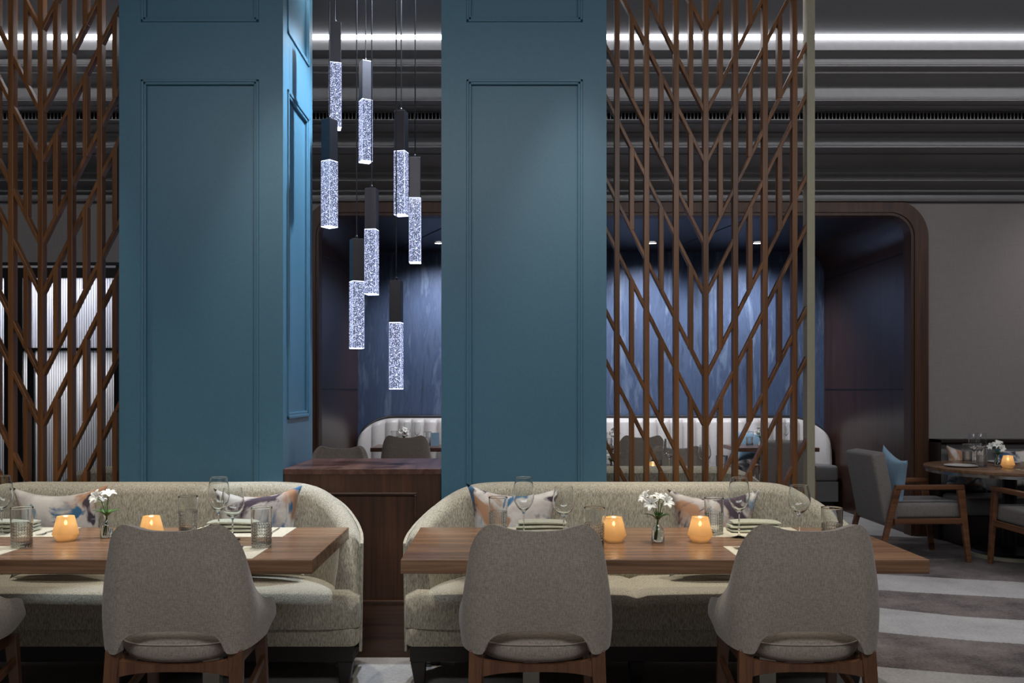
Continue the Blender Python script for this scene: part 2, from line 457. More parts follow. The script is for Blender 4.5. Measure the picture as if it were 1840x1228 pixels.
prof += [(7.0, z4), (7.0, z4-.012), (7.04, z4-.012), (7.06, z4-.004), (7.22, z4-.004), (7.22, z4-.016)]
z5 = zy(265, 7.307); prof += cove((7.22, z4-.016), (7.307, z4-.03), 4, False); prof += [(7.307, z5+.03)]; prof += bead((7.307, z5+.03), .010); prof += [(7.307, z5)]
prof += [(7.5, z5), (7.5, z5-.01), (7.7, z5-.01)]
z6 = zy(325, 7.944); prof += cove((7.7, z5-.01), (7.90, z5-.045), 6, False); prof += bead((7.90, z5-.05), .014); prof += [(7.944, z5-.09)]
prof += bead((7.944, z5-.10), .010); prof += [(7.944, z6), (8.02, z6)]
z7 = zy(361, 8.23); prof += cove((8.02, z6), (8.16, z6-.03), 5, False); prof += bead((8.16, z6-.03), .012); prof += [(8.23, z6-.055), (8.23, z7+.03)]; prof += bead((8.23, z7+.028), .012); prof += [(8.23, z7), (8.31, z7)]
bm = bmesh.new(); grid(bm, [[(x, a, b) for a, b in prof] for x in (-7.5, 7.5)])
struct('trim_10', bm, M['plaster'], smooth=True, angle=35)
bm = bmesh.new(); box(bm, -7.5, 7.5, 8.2, 8.3, 3.95, 4.1); box(bm, -7.5, 7.5, 6.0, 8.4, 4.0, 4.1); struct('ceiling_rear', bm, M['ceil'])
# linear LED and the slotted air vent
bm = bmesh.new(); box(bm, -7.4, 7.4, 6.128, 6.149, 3.877, 3.912)
tag(finish('linear_light', bm, M['led']), 'continuous white light strip running along the edge of the ceiling', 'light strip')
t = thing('slot_vent', 'long black slotted air vent running across the stepped cornice', 'vent', (0, 6.925, 0))
boxo('vent_backing', (-7.4, 7.4, -.001, .003, z4+.006, VZ1-.004), M['void'], t, 0)
bm = bmesh.new()
for i in range(510): x = -7.4+i*.029; box(bm, x, x+.006, -.005, -.001, z4+.006, VZ1-.004)
box(bm, -7.4, 7.4, -.014, -.001, z4, z4+.006); box(bm, -7.4, 7.4, -.014, -.001, VZ1-.004, VZ1)
finish('vent_grille', bm, M['plaster'], t)

# reeded glass cabinet at the left rear
t = thing('glass_cabinet', 'backlit reeded glass cabinet in a black frame behind the left screen', 'cabinet', (-5.0, 0, 0))
CZ = zy(478, 7.8); cab_r = 1.50; cd = 7.8
boxo('cabinet_body', (-1.9, cab_r+.02, 8.27, 8.295, .02, CZ), M['plaster'], t, 0)
boxo('side_panel', (cab_r, cab_r+.03, cd, 8.27, .02, CZ), M['black'], t, 0)
boxo('side_panel', (-1.93, -1.9, cd, 8.27, .02, CZ), M['black'], t, 0)
boxo('top_panel', (-1.93, cab_r+.03, cd-.02, 8.27, CZ, CZ+.03), M['black'], t, .002)
boxo('plinth', (-1.93, cab_r+.03, cd, 8.27, 0, .10), M['black'], t, 0)
xs = [-1.9, -1.1, -.30, .39+.05, .99-.15+.0]
def xp(px, d): return (px-CX)*d/F
rails = [zy(500, cd), zy(628, cd)]
bm = bmesh.new(); box(bm, -1.93, cab_r+.03, cd-.02, cd+.02, rails[0], CZ-.02); box(bm, -1.93, cab_r+.03, cd-.016, cd+.012, rails[1]-.012, rails[1]+.012)
for px in (-60, 14, 38, 211):
    x = xp(px, cd)+5.0; box(bm, x-.022, x+.022, cd-.022, cd+.02, .1, rails[0])
x = xp(58, cd)+5.0; box(bm, x-.03, x+.03, cd-.03, cd-.0, .1, rails[1])
finish('door_frame', bm, M['black'], t)
boxo('glass_pane', (-1.9, cab_r, cd+.001, cd+.006, .12, CZ-.03), M['reeded'], t, 0)
boxo('shelf', (-1.9, cab_r, cd+.03, 8.26, rails[1]-.01, rails[1]+.01), M['plaster'], t, 0)

# ------------------------------------------------------------------ pillars
def pillar(name, label, x0, x1, px0, px1, side_panel=False):
    t = thing(name, label, 'pillar', ((x0+x1)/2, 4.875, 0)); ox, oy = (x0+x1)/2, 4.875
    y0, y1, e = 4.53, 5.22, .014
    bm = bmesh.new(); box(bm, x0-ox, x1-ox-(e if side_panel else 0), y0+e-oy, y1-oy, 0, 3.90)
    holes = [(.35, 3.017), (3.317, 3.80)]
    def frame_front(bm):
        box(bm, x0-ox, px0-ox, y0-oy, y0+e-oy, 0, 3.9); box(bm, px1-ox, x1-ox-(e if side_panel else 0), y0-oy, y0+e-oy, 0, 3.9)
        for a, b in ((0, .35), (3.017, 3.317), (3.80, 3.9)): box(bm, px0-ox, px1-ox, y0-oy, y0+e-oy, a, b)
    frame_front(bm)
    if side_panel:
        a, b = 4.62, 5.12
        box(bm, x1-ox-e, x1-ox, y0-oy, a-oy, 0, 3.9); box(bm, x1-ox-e, x1-ox, b-oy, y1-oy, 0, 3.9)
        for c, d in ((0, 1.24), (3.00, 3.30), (3.80, 3.9)): box(bm, x1-ox-e, x1-ox, a-oy, b-oy, c, d)
    finish('pillar_body', bm, M['blue'], t)
    for za, zb in holes:
        bm = bmesh.new(); w = .014
        for k in range(2):
            q = .012*k; pr = .008 if k == 0 else .004
            box(bm, px0-ox+q, px0-ox+q+w, y0-pr-oy, y0+e-oy, za+q, zb-q, .003); box(bm, px1-ox-q-w, px1-ox-q, y0-pr-oy, y0+e-oy, za+q, zb-q, .003)
            box(bm, px0-ox+q, px1-ox-q, y0-pr-oy, y0+e-oy, za+q, za+q+w, .003); box(bm, px0-ox+q, px1-ox-q, y0-pr-oy, y0+e-oy, zb-q-w, zb-q, .003)
        finish('panel_moulding', bm, M['blue'], t)
    if side_panel:
        for za, zb in ((1.24, 3.00), (3.30, 3.80)):
            bm = bmesh.new(); w = .018; X0, X1 = x1-ox-e, x1-ox+.008
            for q in (0, .016):
                XX = X1 if q == 0 else X1-.006
                box(bm, X0, XX, 4.62+q-oy, 4.62+q+w-oy, za+q, zb-q, .003); box(bm, X0, XX, 5.12-q-w-oy, 5.12-q-oy, za+q, zb-q, .003)
                box(bm, X0, XX, 4.62+q-oy, 5.12-q-oy, za+q, za+q+w, .003); box(bm, X0, XX, 4.62+q-oy, 5.12-q-oy, zb-q-w, zb-q, .003)
            finish('panel_moulding', bm, M['blue'], t)
    return t
pillar('pillar', 'square teal blue panelled pillar left of the hanging crystal pendants', -2.015, -1.16, -1.90, -1.286, True)
pillar('pillar', 'square teal blue panelled pillar right of the hanging crystal pendants', -.334, .528, -.203, .404, False)

# low walnut divider between the pillars
t = thing('low_divider', 'low dark walnut panelled divider standing between the two blue pillars', 'divider', (-.747, 4.53, 0))
ox, oy = -.747, 4.53
boxo('divider_top', (-1.158-ox, -.336-ox, 0, .69, .955, .985), M['walnut_top'], t, .002)
bm = bmesh.new(); X0, X1 = -1.156-ox, -.338-ox
box(bm, X0, X1, .018, .68, 0, .955)
box(bm, X0, X0+.12, .004, .018, 0, .955); box(bm, X1-.125, X1, .004, .018, 0, .955)
box(bm, X0+.12, X1-.125, .004, .018, .86, .955); box(bm, X0+.12, X1-.125, .004, .018, 0, .285)
finish('divider_body', bm, M['walnut_dark'], t)
bm = bmesh.new()
xa, xb = X0+.12, X1-.125
for a in ((xa, xb, 0, .018, .285, .297), (xa, xb, 0, .018, .848, .86), (xa, xa+.012, 0, .018, .297, .848), (xb-.012, xb, 0, .018, .297, .848)): box(bm, *a, bev=.003)
finish('panel_moulding', bm, M['walnut_dark_x'], t)
bm = bmesh.new(); box(bm, X0, X1, 0.0, .004, .0, .27); finish('kick_board', bm, M['walnut_dark_x'], t)

# ------------------------------------------------------------------ slatted screens
SD = 4.9
def screen(label, cx, post_right):
    t = thing('slatted_screen', label, 'screen', (cx, SD, 0), 0, None)
    zlo, zhi, hw, dp = .06, 3.90, .5855, .022
    boxo('top_rail', (-hw, hw, -.025, .025, 3.87, 3.90), M['slat'], t, .002)
    boxo('bottom_rail', (-hw, hw, -.025, .025, .0, .06), M['slat'], t, .002)
    for k in range(-3, 4):
        boxo('upright_slat', (k*.1665-.0145, k*.1665+.0145, -dp-.002, dp+.002, zlo, 3.87), M['slat'], t, .002)
    A0, B0, P = zy(206, SD), zy(59, SD), .744
    def clip(zv, x0, x1):
        lo, hi = max(x0, (zlo-zv)/2), min(x1, (3.87-zv)/2)
        return (lo, hi) if hi-lo > .02 else None
    for base in (A0, B0):
        for k in range(-5, 3):
            zv = base+k*P
            for s in (-1, 1):
                c = clip(zv, .008, .578)
                if not c: continue
                bm = bmesh.new(); beam(bm, (s*c[0], 0, zv+2*c[0]), (s*c[1], 0, zv+2*c[1]), .040, .019, up=(-s*2, 0, 1))
                finish('diagonal_slat', bm, M['slat_d'], t)
    for x in (.08325, .24975, .41625, .555):
        for k in range(-5, 3):
            za = A0+k*P+2*x; zb = B0+k*P+2*x
            za, zb = max(za, zlo), min(zb, 3.87)
            if zb-za < .04: continue
            for s in (-1, 1):
                if x > .5: continue
                boxo('short_slat', (s*x-.013, s*x+.013, -dp, dp, za, zb), M['slat'], t, .002)
    for s in (-1, 1):
        if s == post_right:
            boxo('brass_end_post', (s*hw-.022, s*hw+.022, -.035, .035, 0, 3.9), M['brass'], t, .002)
        else:
            boxo('end_post', (s*hw-.012, s*hw, -.025, .025, .06, 3.87), M['slat'], t, .002)
    return t
screen('tall walnut chevron slatted screen right of the pillars, ending in a brass post', 1.128, 1)
screen('tall walnut chevron slatted screen at the left edge, beside the left pillar', -2.613, -1)

# ------------------------------------------------------------------ pendants
def pendant_parts(t, zlen_cord):
    hw = .0325
    bm = bmesh.new(); box(bm, -hw, hw, -hw, hw, 0, .36, .003); c = finish('crystal_rod', bm, M['crystal'], t)
    boxo('metal_sleeve', (-hw+.001, hw-.001, -hw+.001, hw-.001, .36, .585), M['metalbox'], t, .002)
    bm = bmesh.new(); lathe(bm, [(.008, .585), (.008, .60), (.004, .607)], 10); finish('cord_grip', bm, M['black'], t)
    bm = bmesh.new(); tube(bm, [(0, 0, .605), (0, 0, zlen_cord)], .0032, 8); finish('cord', bm, M['black'], t)
pend = [(602, 115, 232, 15, 'highest one'),
        (592, 290, 409, -32, 'leftmost one, beside the left pillar'),
        (657, 181, 292, 28, 'just right of the highest one'),
        (721, 273, 388, -14, 'upper left of the two at right'),
        (746, 357, 473, 3, 'rightmost, beside the right pillar'),
        (668, 413, 530, -8, 'third lowest, in mid cluster'),
        (641, 506, 627, 26, 'second lowest one'),
        (712, 580, 700, -6, 'lowest one, before the blue wall')]
for px, yt, yb, ang, lab in pend:
    d = F*.36/(yb-yt)
    z0 = zy(yb, d)
    t = thing('crystal_pendant', 'lit bubble crystal pendant with dark sleeve, '+lab, 'pendant light', (xp(px, d), d, z0), math.radians(ang), 'crystal pendants between the blue pillars')
    pendant_parts(t, 3.905-z0)

# ------------------------------------------------------------------ sofas
def sofa(label, loc, rotz=0, group=None):
    t = thing('sofa', label, 'sofa', loc, rotz, group)
    # path of the back: (u, (x, y, top z))
    tab = [(0, (0, .43, .928)), (.35, (.40, .43, .928)), (.58, (.67, .43, .927)), (.68, (.80, .415, .912)), (.78, (.905, .36, .862)), (.88, (.99, .265, .792)), (.96, (1.035, .18, .735)), (1, (1.045, .13, .70))]
    rows, rows2 = [], []
    us = [i/48 for i in range(-48, 49)]
    pts = []
    for u in us:
        p = cat(tab, abs(u)); pts.append(Vector((math.copysign(p.x, u) if u else 0, p.y, p.z)))
    for i, p in enumerate(pts):
        a = pts[max(i-1, 0)]; b = pts[min(i+1, len(pts)-1)]
        tg = Vector((b.x-a.x, b.y-a.y, 0)).normalized(); nrm = Vector((-tg.y, tg.x, 0))  # points outward (back)
        zt = p.z; zb = .25
        th = .075 if abs(us[i]) < .7 else .075-.02*(abs(us[i])-.7)/.3
        ring = []
        q = Vector((p.x, p.y, 0))
        ring.append(q-nrm*(th+.0)+Vector((0, 0, zb)))
        ring.append(q-nrm*(th+.015)+Vector((0, 0, .46)))
        ring.append(q-nrm*(th)+Vector((0, 0, zt-.14)))
        for k in range(7):
            an = PI*k/6; ring.append(q-nrm*(th*.88*math.cos(an)-.0)+Vector((0, 0, zt-.055+.055*math.sin(an))))
        ring.append(q+nrm*(th*.8)+Vector((0, 0, zb)))
        rows.append(ring)
        o_ = [q+nrm*(th*.80)+Vector((0, 0, .15)), q+nrm*(th*.80+.012)+Vector((0, 0, .15)), q+nrm*(th*.9+.014)+Vector((0, 0, zt-.035)), q+nrm*(th*.9)+Vector((0, 0, zt-.035))]
        rows2.append(o_)
    bm = bmesh.new(); grid(bm, rows, closed_u=True, cap=True)
    finish('backrest', bm, M['sofa'], t, True, angle=60)
    bm = bmesh.new(); grid(bm, rows2, closed_u=True, cap=True)
    finish('outer_shell', bm, M['sofa'], t, True, angle=50)
    # piping round the top
    bm = bmesh.new(); tube(bm, [r[9]+Vector((0, 0, .004)) for r in rows], .006, 6); finish('piping', bm, M['sofa'], t, True)
    # base
    def plan(hw, y0, y1, r):
        p = []
        for cx, cy, a0 in ((-hw+r, y0+r, PI), (hw-r, y0+r, 1.5*PI), (hw-.16, y1-.16, 0), (-hw+.16, y1-.16, .5*PI)):
            rr = r if a0 >= PI else .16
            for k in range(7): a = a0+PI/2*k/6; p.append((cx+rr*math.cos(a), cy+rr*math.sin(a)))
        return p
    def slab(name, hw, y0, y1, z0, z1, r, mat, bulge=.0):
        pl = plan(hw, y0, y1, r); bm = bmesh.new()
        lv = [(0, z0, -.008), (1, z0+.008, 0), (2, (z0+z1)/2, bulge), (3, z1-.008, 0), (4, z1, -.008)]
        rr = []
        cx = sum(x for x, y in pl)/len(pl); cy = sum(y for x, y in pl)/len(pl)
        for _, z, o2 in lv:
            rr.append([(x+(x-cx)/max(hw, .1)*o2, y+(y-cy)/.3*o2, z) for x, y in pl])
        grid(bm, rr, closed_u=True, cap=True); return finish(name, bm, mat, t, True, angle=40)
    slab('seat_base', 1.09, .07, .36, .192, .275, .035, M['sofa'])
    bm = bmesh.new()
    box(bm, -1.07, 1.07, .085, .12, .115, .19, .004); box(bm, -1.05, 1.05, .40, .44, .115, .19, .004)
    box(bm, -1.07, -1.03, .12, .40, .115, .19, .004); box(bm, 1.03, 1.07, .12, .40, .115, .19, .004)
    finish('base_rail', bm, M['dark'], t)
    for x, y in ((-1.03, .115), (1.03, .115), (-.98, .42), (.98, .42), (0, .12)):
        bm = bmesh.new(); beam(bm, (x, y, .116), (x*.995, y, 0), .075, .06, up=(0, 1, 0), w2=.045, t2=.04); finish('leg', bm, M['dark'], t)
    # two seat cushions
    for s in (-1, 1):
        bm = bmesh.new(); nx, ny = 20, 14
        def shape(fx, fy, top):
            x_in, x_out = .0, 1.095-.75*max(0, .05+.30*fy-.14)
            ex = 1-abs(2*fx-1)**8; ey = 1-abs(2*fy-1)**8
            x = x_in+(x_out-x_in)*fx; y = .05+.30*fy
            # rounded corners in plan at the outer front
            ox_ = (fx-.5)*2; oy_ = (fy-.5)*2
            e = max(0, (abs(ox_)**7)*(abs(oy_)**7)) if ox_ > 0 else 0
            x -= math.copysign(.03*e, ox_); y -= math.copysign(.03*e, oy_)
            crown = .5+.5*min(ex, 1)
            fr = max(0, 1-fy/.30); rnd = 1-math.sqrt(max(0, 1-fr**2.4)) if fr < 1 else 1
            sx = max(0, (abs(ox_)-.90)/.10); rs = 1-math.sqrt(max(0, 1-min(sx, 1)**2))
            if top: z = .442+.026*fy-.050*rnd-(.03 if ox_ > 0 else .014)*rs+.008*math.sin(PI*fx)
            else: z = .277
            return Vector((s*x, y, z))
        top = [[shape(i/nx, j/ny, True) for i in range(nx+1)] for j in range(ny+1)]
        V = grid(bm, top)
        edge = [V[0][i] for i in range(nx+1)]+[V[j][nx] for j in range(1, ny+1)]+[V[ny][i] for i in range(nx-1, -1, -1)]+[V[j][0] for j in range(ny-1, 0, -1)]
        cx, cy = s*.548, .20; last = edge
        for f, z in ((1.004, .385), (1.006, .34), (1.002, .29), (.997, .277)):
            ring = [bm.verts.new((cx+(v.co.x-cx)*(f if abs(v.co.x) > .3 else 1), cy+(v.co.y-cy)*(1+(f-1)*2.2 if v.co.y < cy else 1), min(z, v.co.z))) for v in edge]
            for k in range(len(edge)):
                j = (k+1) % len(edge); bm.faces.new((last[k], last[j], ring[j], ring[k]))
            last = ring
        bm.faces.new(last)
        finish('seat_cushion', bm, M['sofa'], t, True, angle=50)
    return t
SX_R, SX_L = .62, -1.785
s0 = sofa('cream woven curved sofa behind the table on the right, in front of the right pillar', (SX_R, 4.0, 0))
dup(s0, (SX_L, 4.0, 0), 0, 'cream woven curved sofa behind the table on the left, in front of the left pillar')
dup(s0, (SX_R, 5.77, 0), PI, 'cream sofa turned away, its back seen just behind the right slatted screen')
dup(s0, (SX_L, 5.77, 0), PI, 'cream sofa turned away, its back seen just behind the left slatted screen')

# ------------------------------------------------------------------ pillows
def pillow_mesh(w, h, th, pinch=.24, n=22):
    bm = bmesh.new()
    def pt(u, v, s):
        f = (1-u**2)*(1-v**2)
        x = u*w/2*(1-pinch*(1-v*v)*.9*abs(u)**1.5)*1.0; z = v*h/2*(1-pinch*(1-u*u)*abs(v)**1.5)
        y = s*th/2*max(0, f)**.42
        return Vector((x, y, z))
    A = [[pt(-1+2*i/n, -1+2*j/n, -1) for i in range(n+1)] for j in range(n+1)]
    B = [[pt(-1+2*i/n, -1+2*j/n, 1) for i in range(n+1)] for j in range(n+1)]
    grid(bm, A); grid(bm, B); bmesh.ops.remove_doubles(bm, verts=bm.verts, dist=1e-5); return bm
def pillow(label, x, y, z, rx, ry, rz, size=.46, mat='print', group=None, name='throw_pillow', hf=1.0):
    o = finish(name, pillow_mesh(size, size*hf, .12), M[mat], None, True)
    o.location = (x, y, z); o.rotation_euler = (rx, ry, rz)
    tag(o, label, 'pillow', group); return o
TL = math.radians
G = 'watercolour pillows on the front sofas'
pillow('watercolour print pillow on the left sofa, left of the white flowers', xp(104, 4.25), 4.265, .704, TL(-6), TL(-2), 0, .48, group=G, hf=.93)
pillow('watercolour print pillow on the left sofa, behind the wine glasses near its right arm', xp(462, 4.25), 4.265, .702, TL(-6), TL(-3), TL(-5), .46, group=G, hf=.96)
pillow('watercolour print pillow at the left arm of the right sofa', xp(920, 4.25), 4.265, .704, TL(-6), TL(3), TL(6), .47, group=G, hf=.95)
pillow('watercolour print pillow on the right half of the right sofa', xp(1286, 4.25), 4.265, .695, TL(-6), TL(0), 0, .46, group=G, hf=.93)

# ------------------------------------------------------------------ dining tables
def table(name, label, cx, cy, w, dp, pedx, top='table', h=.75, thk=.055, py=0.0):
    t = thing(name, label, 'table', (cx, cy, 0))
    boxo('tabletop', (-w/2, w/2, -dp/2, dp/2, h-thk, h), M[top], t, .003)
    for x in pedx:
        b = boxo('pedestal', (x-.035, x+.035, py-.03, py+.03, .012, h-thk), M['steel'], t, .003)
        boxo('base_plate', (x-.10, x+.10, py-.10, py+(.10 if py else .25), 0, .012), M['steel'], t, .003)
    return t
TD = 3.70
table('dining_table', 'walnut dining table set in front of the right sofa, with two candles and flowers', .610, TD, 2.02, .775, (-.5, .5))
table('dining_table', 'walnut dining table set in front of the left sofa, cut by the left edge', -1.746, TD, 2.02, .775, (-.5, .5))
table('dining_table', 'walnut dining table behind the right screen, mostly hidden by the turned sofa', .610, 6.46, 2.02, .775, (-.5, .5))
table('alcove_table', 'dark-edged table in the alcove, seen under the pendants between the pillars', -.90, 9.94, 1.2, .60, (0,), 'walnut_top', .75, .045, -.12)
table('alcove_table', 'dark-edged table in the alcove, its end seen just right of the right pillar', .95, 9.94, 1.2, .60, (0,), 'walnut_top', .75, .045, -.12)
table('alcove_table', 'dark-edged table at the right end of the alcove, beside the brass post', 3.03, 9.94, .92, .60, (0,), 'walnut_top', .75, .045, -.12)

# ------------------------------------------------------------------ dining chairs
def dining_chair(label, loc, rotz=0, group=None):
    t = thing('dining_chair', label, 'chair', loc, rotz, group)
    T = [(0, (0, -.240, .897)), (.2, (.075, -.240, .901)), (.38, (.135, -.236, .916)), (.46, (.168, -.228, .921)), (.53, (.196, -.214, .906)), (.59, (.222, -.196, .872)), (.66, (.243, -.168, .815)), (.73, (.254, -.13, .74)), (.80, (.260, -.08, .665)), (.87, (.273, -.01, .612)), (.94, (.281, .075, .592)), (.975, (.279, .115, .578)), (1, (.272, .138, .550))]
    B = [(0, (0, -.222, .542)), (.2, (.08, -.222, .540)), (.32, (.125, -.222, .532)), (.38, (.158, -.222, .520)), (.43, (.180, -.221, .494)), (.46, (.190, -.218, .464)), (.53, (.212, -.208, .455)), (.60, (.237, -.190, .458)), (.68, (.262, -.155, .464)), (.8, (.276, -.075, .466)), (.9, (.277, .03, .466)), (1, (.268, .120, .480))]
    us = [i/40 for i in range(-40, 41)]; NV = 12; rows = []
    for j in range(NV+1):
        v = j/NV; row = []
        for u in us:
            a, b = cat(B, abs(u)), cat(T, abs(u)); p = a.lerp(b, v)
            # widening at arm level, gentle hollow in the back
            nx = Vector((p.x, p.y-.12, 0)).normalized() if abs(u) > .02 else Vector((0, -1, 0))
            p = p+nx*.016*math.sin(PI*min(1, v*1.0))
            row.append(Vector((math.copysign(p.x, u) if u else 0, p.y, p.z)))
        rows.append(row)
    # thicken by hand: outer + inner skins
    def normal(j, i):
        a = rows[min(j+1, NV)][i]-rows[max(j-1, 0)][i]; b = rows[j][min(i+1, len(us)-1)]-rows[j][max(i-1, 0)]
        n = a.cross(b)
        n = n.normalized() if n.length > 1e-9 else Vector((0, -1, 0))
        c = rows[j][i]-Vector((0, .12, rows[j][i].z))
        return n if n.dot(c) > 0 else -n
    bm = bmesh.new(); th = .040
    out_ = [[bm.verts.new(rows[j][i]) for i in range(len(us))] for j in range(NV+1)]
    inn = [[bm.verts.new(rows[j][i]-normal(j, i)*th) for i in range(len(us))] for j in range(NV+1)]
    nI = len(us)
    for j in range(NV):
        for i in range(nI-1):
            bm.faces.new((out_[j][i], out_[j][i+1], out_[j+1][i+1], out_[j+1][i])); bm.faces.new((inn[j][i], inn[j+1][i], inn[j+1][i+1], inn[j][i+1]))
    for i in range(nI-1):
        bm.faces.new((out_[0][i+1], out_[0][i], inn[0][i], inn[0][i+1])); bm.faces.new((out_[NV][i], out_[NV][i+1], inn[NV][i+1], inn[NV][i]))
    for j in range(NV):
        bm.faces.new((out_[j][0], out_[j+1][0], inn[j+1][0], inn[j][0])); bm.faces.new((out_[j+1][nI-1], out_[j][nI-1], inn[j][nI-1], inn[j+1][nI-1]))
    rim = [e for e in bm.edges if len(e.link_faces) == 2 and abs(e.calc_face_angle(0)) > 1.0]
    bmesh.ops.bevel(bm, geom=rim, offset=.013, segments=4, affect='EDGES', profile=.5)
    finish('backrest', bm, M['chair'], t, True, angle=70)
    path = [rows[0][i]-normal(0, i)*.004+Vector((0, 0, .002)) for i in range(nI) if abs(us[i]) <= .47]
    bm = bmesh.new(); tube(bm, path, .0045, 6); finish('piping', bm, M['chair'], t, True)
    # seat cushion
    bm = bmesh.new(); rr = []; n = 48
    for z, k, sag in ((.412, .80, 0), (.418, .92, 0), (.440, .975, 0), (.470, .985, 0), (.484, .975, 0), (.508, .935, 0), (.524, .86, 0), (.534, .62, 0), (.538, .25, 0)):
        ring = []
        for i in range(n):
            a = 2*PI*i/n; c, s_ = math.cos(a), math.sin(a)
            e = 2/3.0
            x = .236*k*math.copysign(abs(c)**e, c); y = .02+.235*k*math.copysign(abs(s_)**e, s_)
            zz = z
            if z < .46: zz = z+.020*(abs(x)/.236)**2
            ring.append((x, y*(1 if y > 0 else .93), zz))
        rr.append(ring)
    grid(bm, rr, closed_u=True, cap=True); finish('seat', bm, M['chair'], t, True, angle=80)
    bm = bmesh.new(); tube(bm, [(x*1.004, y*1.004, z) for x, y, z in rr[4]]+[rr[4][0]], .0035, 6); finish('seat_piping', bm, M['chair'], t, True)
    # wooden frame
    bm = bmesh.new(); n = 12
    rws = []
    for i in range(n+1):
        x = -.20+.40*i/n; zt = .413+.018*(x/.20)**2; zb = .395-.012*(x/.2)**2*0-.0
        zb = .388-.018*(abs(x)/.2)**3
        rws.append([(x, -.195, zb), (x, -.195, zt), (x, -.170, zt), (x, -.170, zb)])
    grid(bm, rws, closed_u=True, cap=True)
    beam(bm, (-.19, .19, .405), (.19, .19, .405), .022, .045)
    for s in (-1, 1): beam(bm, (s*.205, -.17, .41), (s*.195, .19, .405), .022, .05)
    finish('seat_frame', bm, M['leg'], t, angle=30, smooth=True)
    for s in (-1, 1):
        bm = bmesh.new(); beam(bm, (s*.218, -.178, .462), (s*.240, -.235, 0), .052, .036, up=(0, 1, 0), w2=.03, t2=.024); finish('leg', bm, M['leg'], t)
        bm = bmesh.new(); beam(bm, (s*.215, .165, .425), (s*.225, .215, 0), .046, .034, up=(0, 1, 0), w2=.028, t2=.024); finish('leg', bm, M['leg'], t)
        bm = bmesh.new(); beam(bm, (s*.229, -.20, .24), (s*.222, .178, .32), .018, .03); finish('stretcher', bm, M['leg'], t)
    return t
CHD = 3.30
gch = 'grey linen dining chairs at the front tables'
c0 = dining_chair('grey linen dining chair at the left half of the right front table', (.114, CHD, 0), 0, gch)
dup(c0, (1.085, CHD+.0, 0), TL(-1), 'grey linen dining chair at the right half of the right front table', gch)
dup(c0, (-1.190, CHD, 0), TL(1), 'grey linen dining chair at the right end of the left front table', gch)
dup(c0, (-2.165, CHD-.03, 0), TL(4), 'grey linen dining chair cut off by the lower left corner', gch)
gb = 'curved dining chairs in the rear of the room'
dup(c0, (-1.395, 7.13, 0), PI, 'dark grey curved chair behind the low divider, low beside the left pillar', gb)
dup(c0, (1.455, 7.13, 0), PI, 'dark grey curved chair seen low behind the centre of the right screen', gb)
dup(c0, (-1.04, 9.25, 0), 0, 'dark grey curved chair at the alcove table below the lowest pendant', gb)
dup(c0, (1.425, 9.25, 0), 0, 'dark grey curved chair at the alcove, taller one at the left of the right screen', gb)

# ------------------------------------------------------------------ armchairs (local: faces +x)
def armchair(label, loc, rotz):
    t = thing('armchair', label, 'armchair', loc, rotz)
    # backrest
    bm = bmesh.new(); box(bm, -.06, .06, -.25, .25, -.29, .29, .025, 4)
    o = finish('backrest', bm, M['armfab'], t, True, (-.335, 0, .60), 60); o.rotation_euler = (0, TL(-11), 0)
    bm = bmesh.new(); box(bm, -.28, .36, -.245, .245, -.065, .065, .03, 4)
    finish('seat', bm, M['armfab'], t, True, (0, 0, .415), 60)
    for s in (-1, 1):
        y = s*.275
        bm = bmesh.new(); beam(bm, (-.245, y, .605), (-.40, y, 0), .032, .055, up=(1, 0, 0), t2=.035); finish('leg', bm, M['arm'], t)
        bm = bmesh.new(); beam(bm, (.275, y, .605), (.345, y, 0), .032, .060, up=(1, 0, 0), t2=.038); finish('leg', bm, M['arm'], t)
        bm = bmesh.new(); beam(bm, (-.268, y, .61), (.30, y, .61), .045, .038); finish('armrest', bm, M['arm'], t)
        bm = bmesh.new(); beam(bm, (-.275, y, .335), (.30, y, .335), .026, .045); finish('side_rail', bm, M['arm'], t)
    bm = bmesh.new(); beam(bm, (.29, -.262, .32), (.29, .262, .32), .026, .05); beam(bm, (-.27, -.262, .32), (-.27, .262, .32), .026, .05); finish('seat_rail', bm, M['arm'], t)
    return t
armchair('wood-armed grey armchair with a light blue pillow beside the round table', (3.39, 7.28, 0), TL(3))
armchair('wood-armed grey armchair without pillow cut by the right edge in front of the round table', (4.17, 6.63, 0), TL(90))
armchair('square-backed grey armchair behind the right screen beside the brass post', (2.88, 9.05, 0), TL(80))
pillow('light blue pillow leaning in the armchair beside the round table', 3.245, 7.28, .672, TL(90-90+0), TL(-14), TL(93), .42, 'pillow_blue')
pillow('light blue pillow on the white alcove bench behind the right screen', xp(1350, 10.3), 10.315, .725, TL(-5), 0, 0, .40, 'pillow_blue')

# ------------------------------------------------------------------ alcove bench
t = thing('alcove_bench', 'long white channel-tufted leather bench along the blue alcove wall', 'bench', (1.045, 10.2, 0))
hx = 2.80
def bench_top(x):
    e = max(0, abs(x)-(hx-.40))/.40; return 1.05-.30*(1-math.sqrt(max(0, 1-min(e, 1)**2)))
bm = bmesh.new(); rows = []; n = 36*10
for i in range(n+1):
    x = -hx+2*hx*i/n; ph = (i % 10)/10; bul = .042*math.sin(PI*ph)**.7 if ph > 0 else 0
    zt = bench_top(x); e = max(0, abs(x)-(hx-.45))/.45; yf = .25-.22*e**2
    rows.append([(x, .385, .10), (x, yf-bul, .10), (x, yf-bul-.01, .55), (x, yf-bul, zt-.06), (x, yf-bul*.7+.02, zt-.015), (x, yf+.06, zt), (x, .385, zt)])
grid(bm, rows, closed_u=True, cap=True); finish('backrest', bm, M['white_leather'], t, True, angle=50)
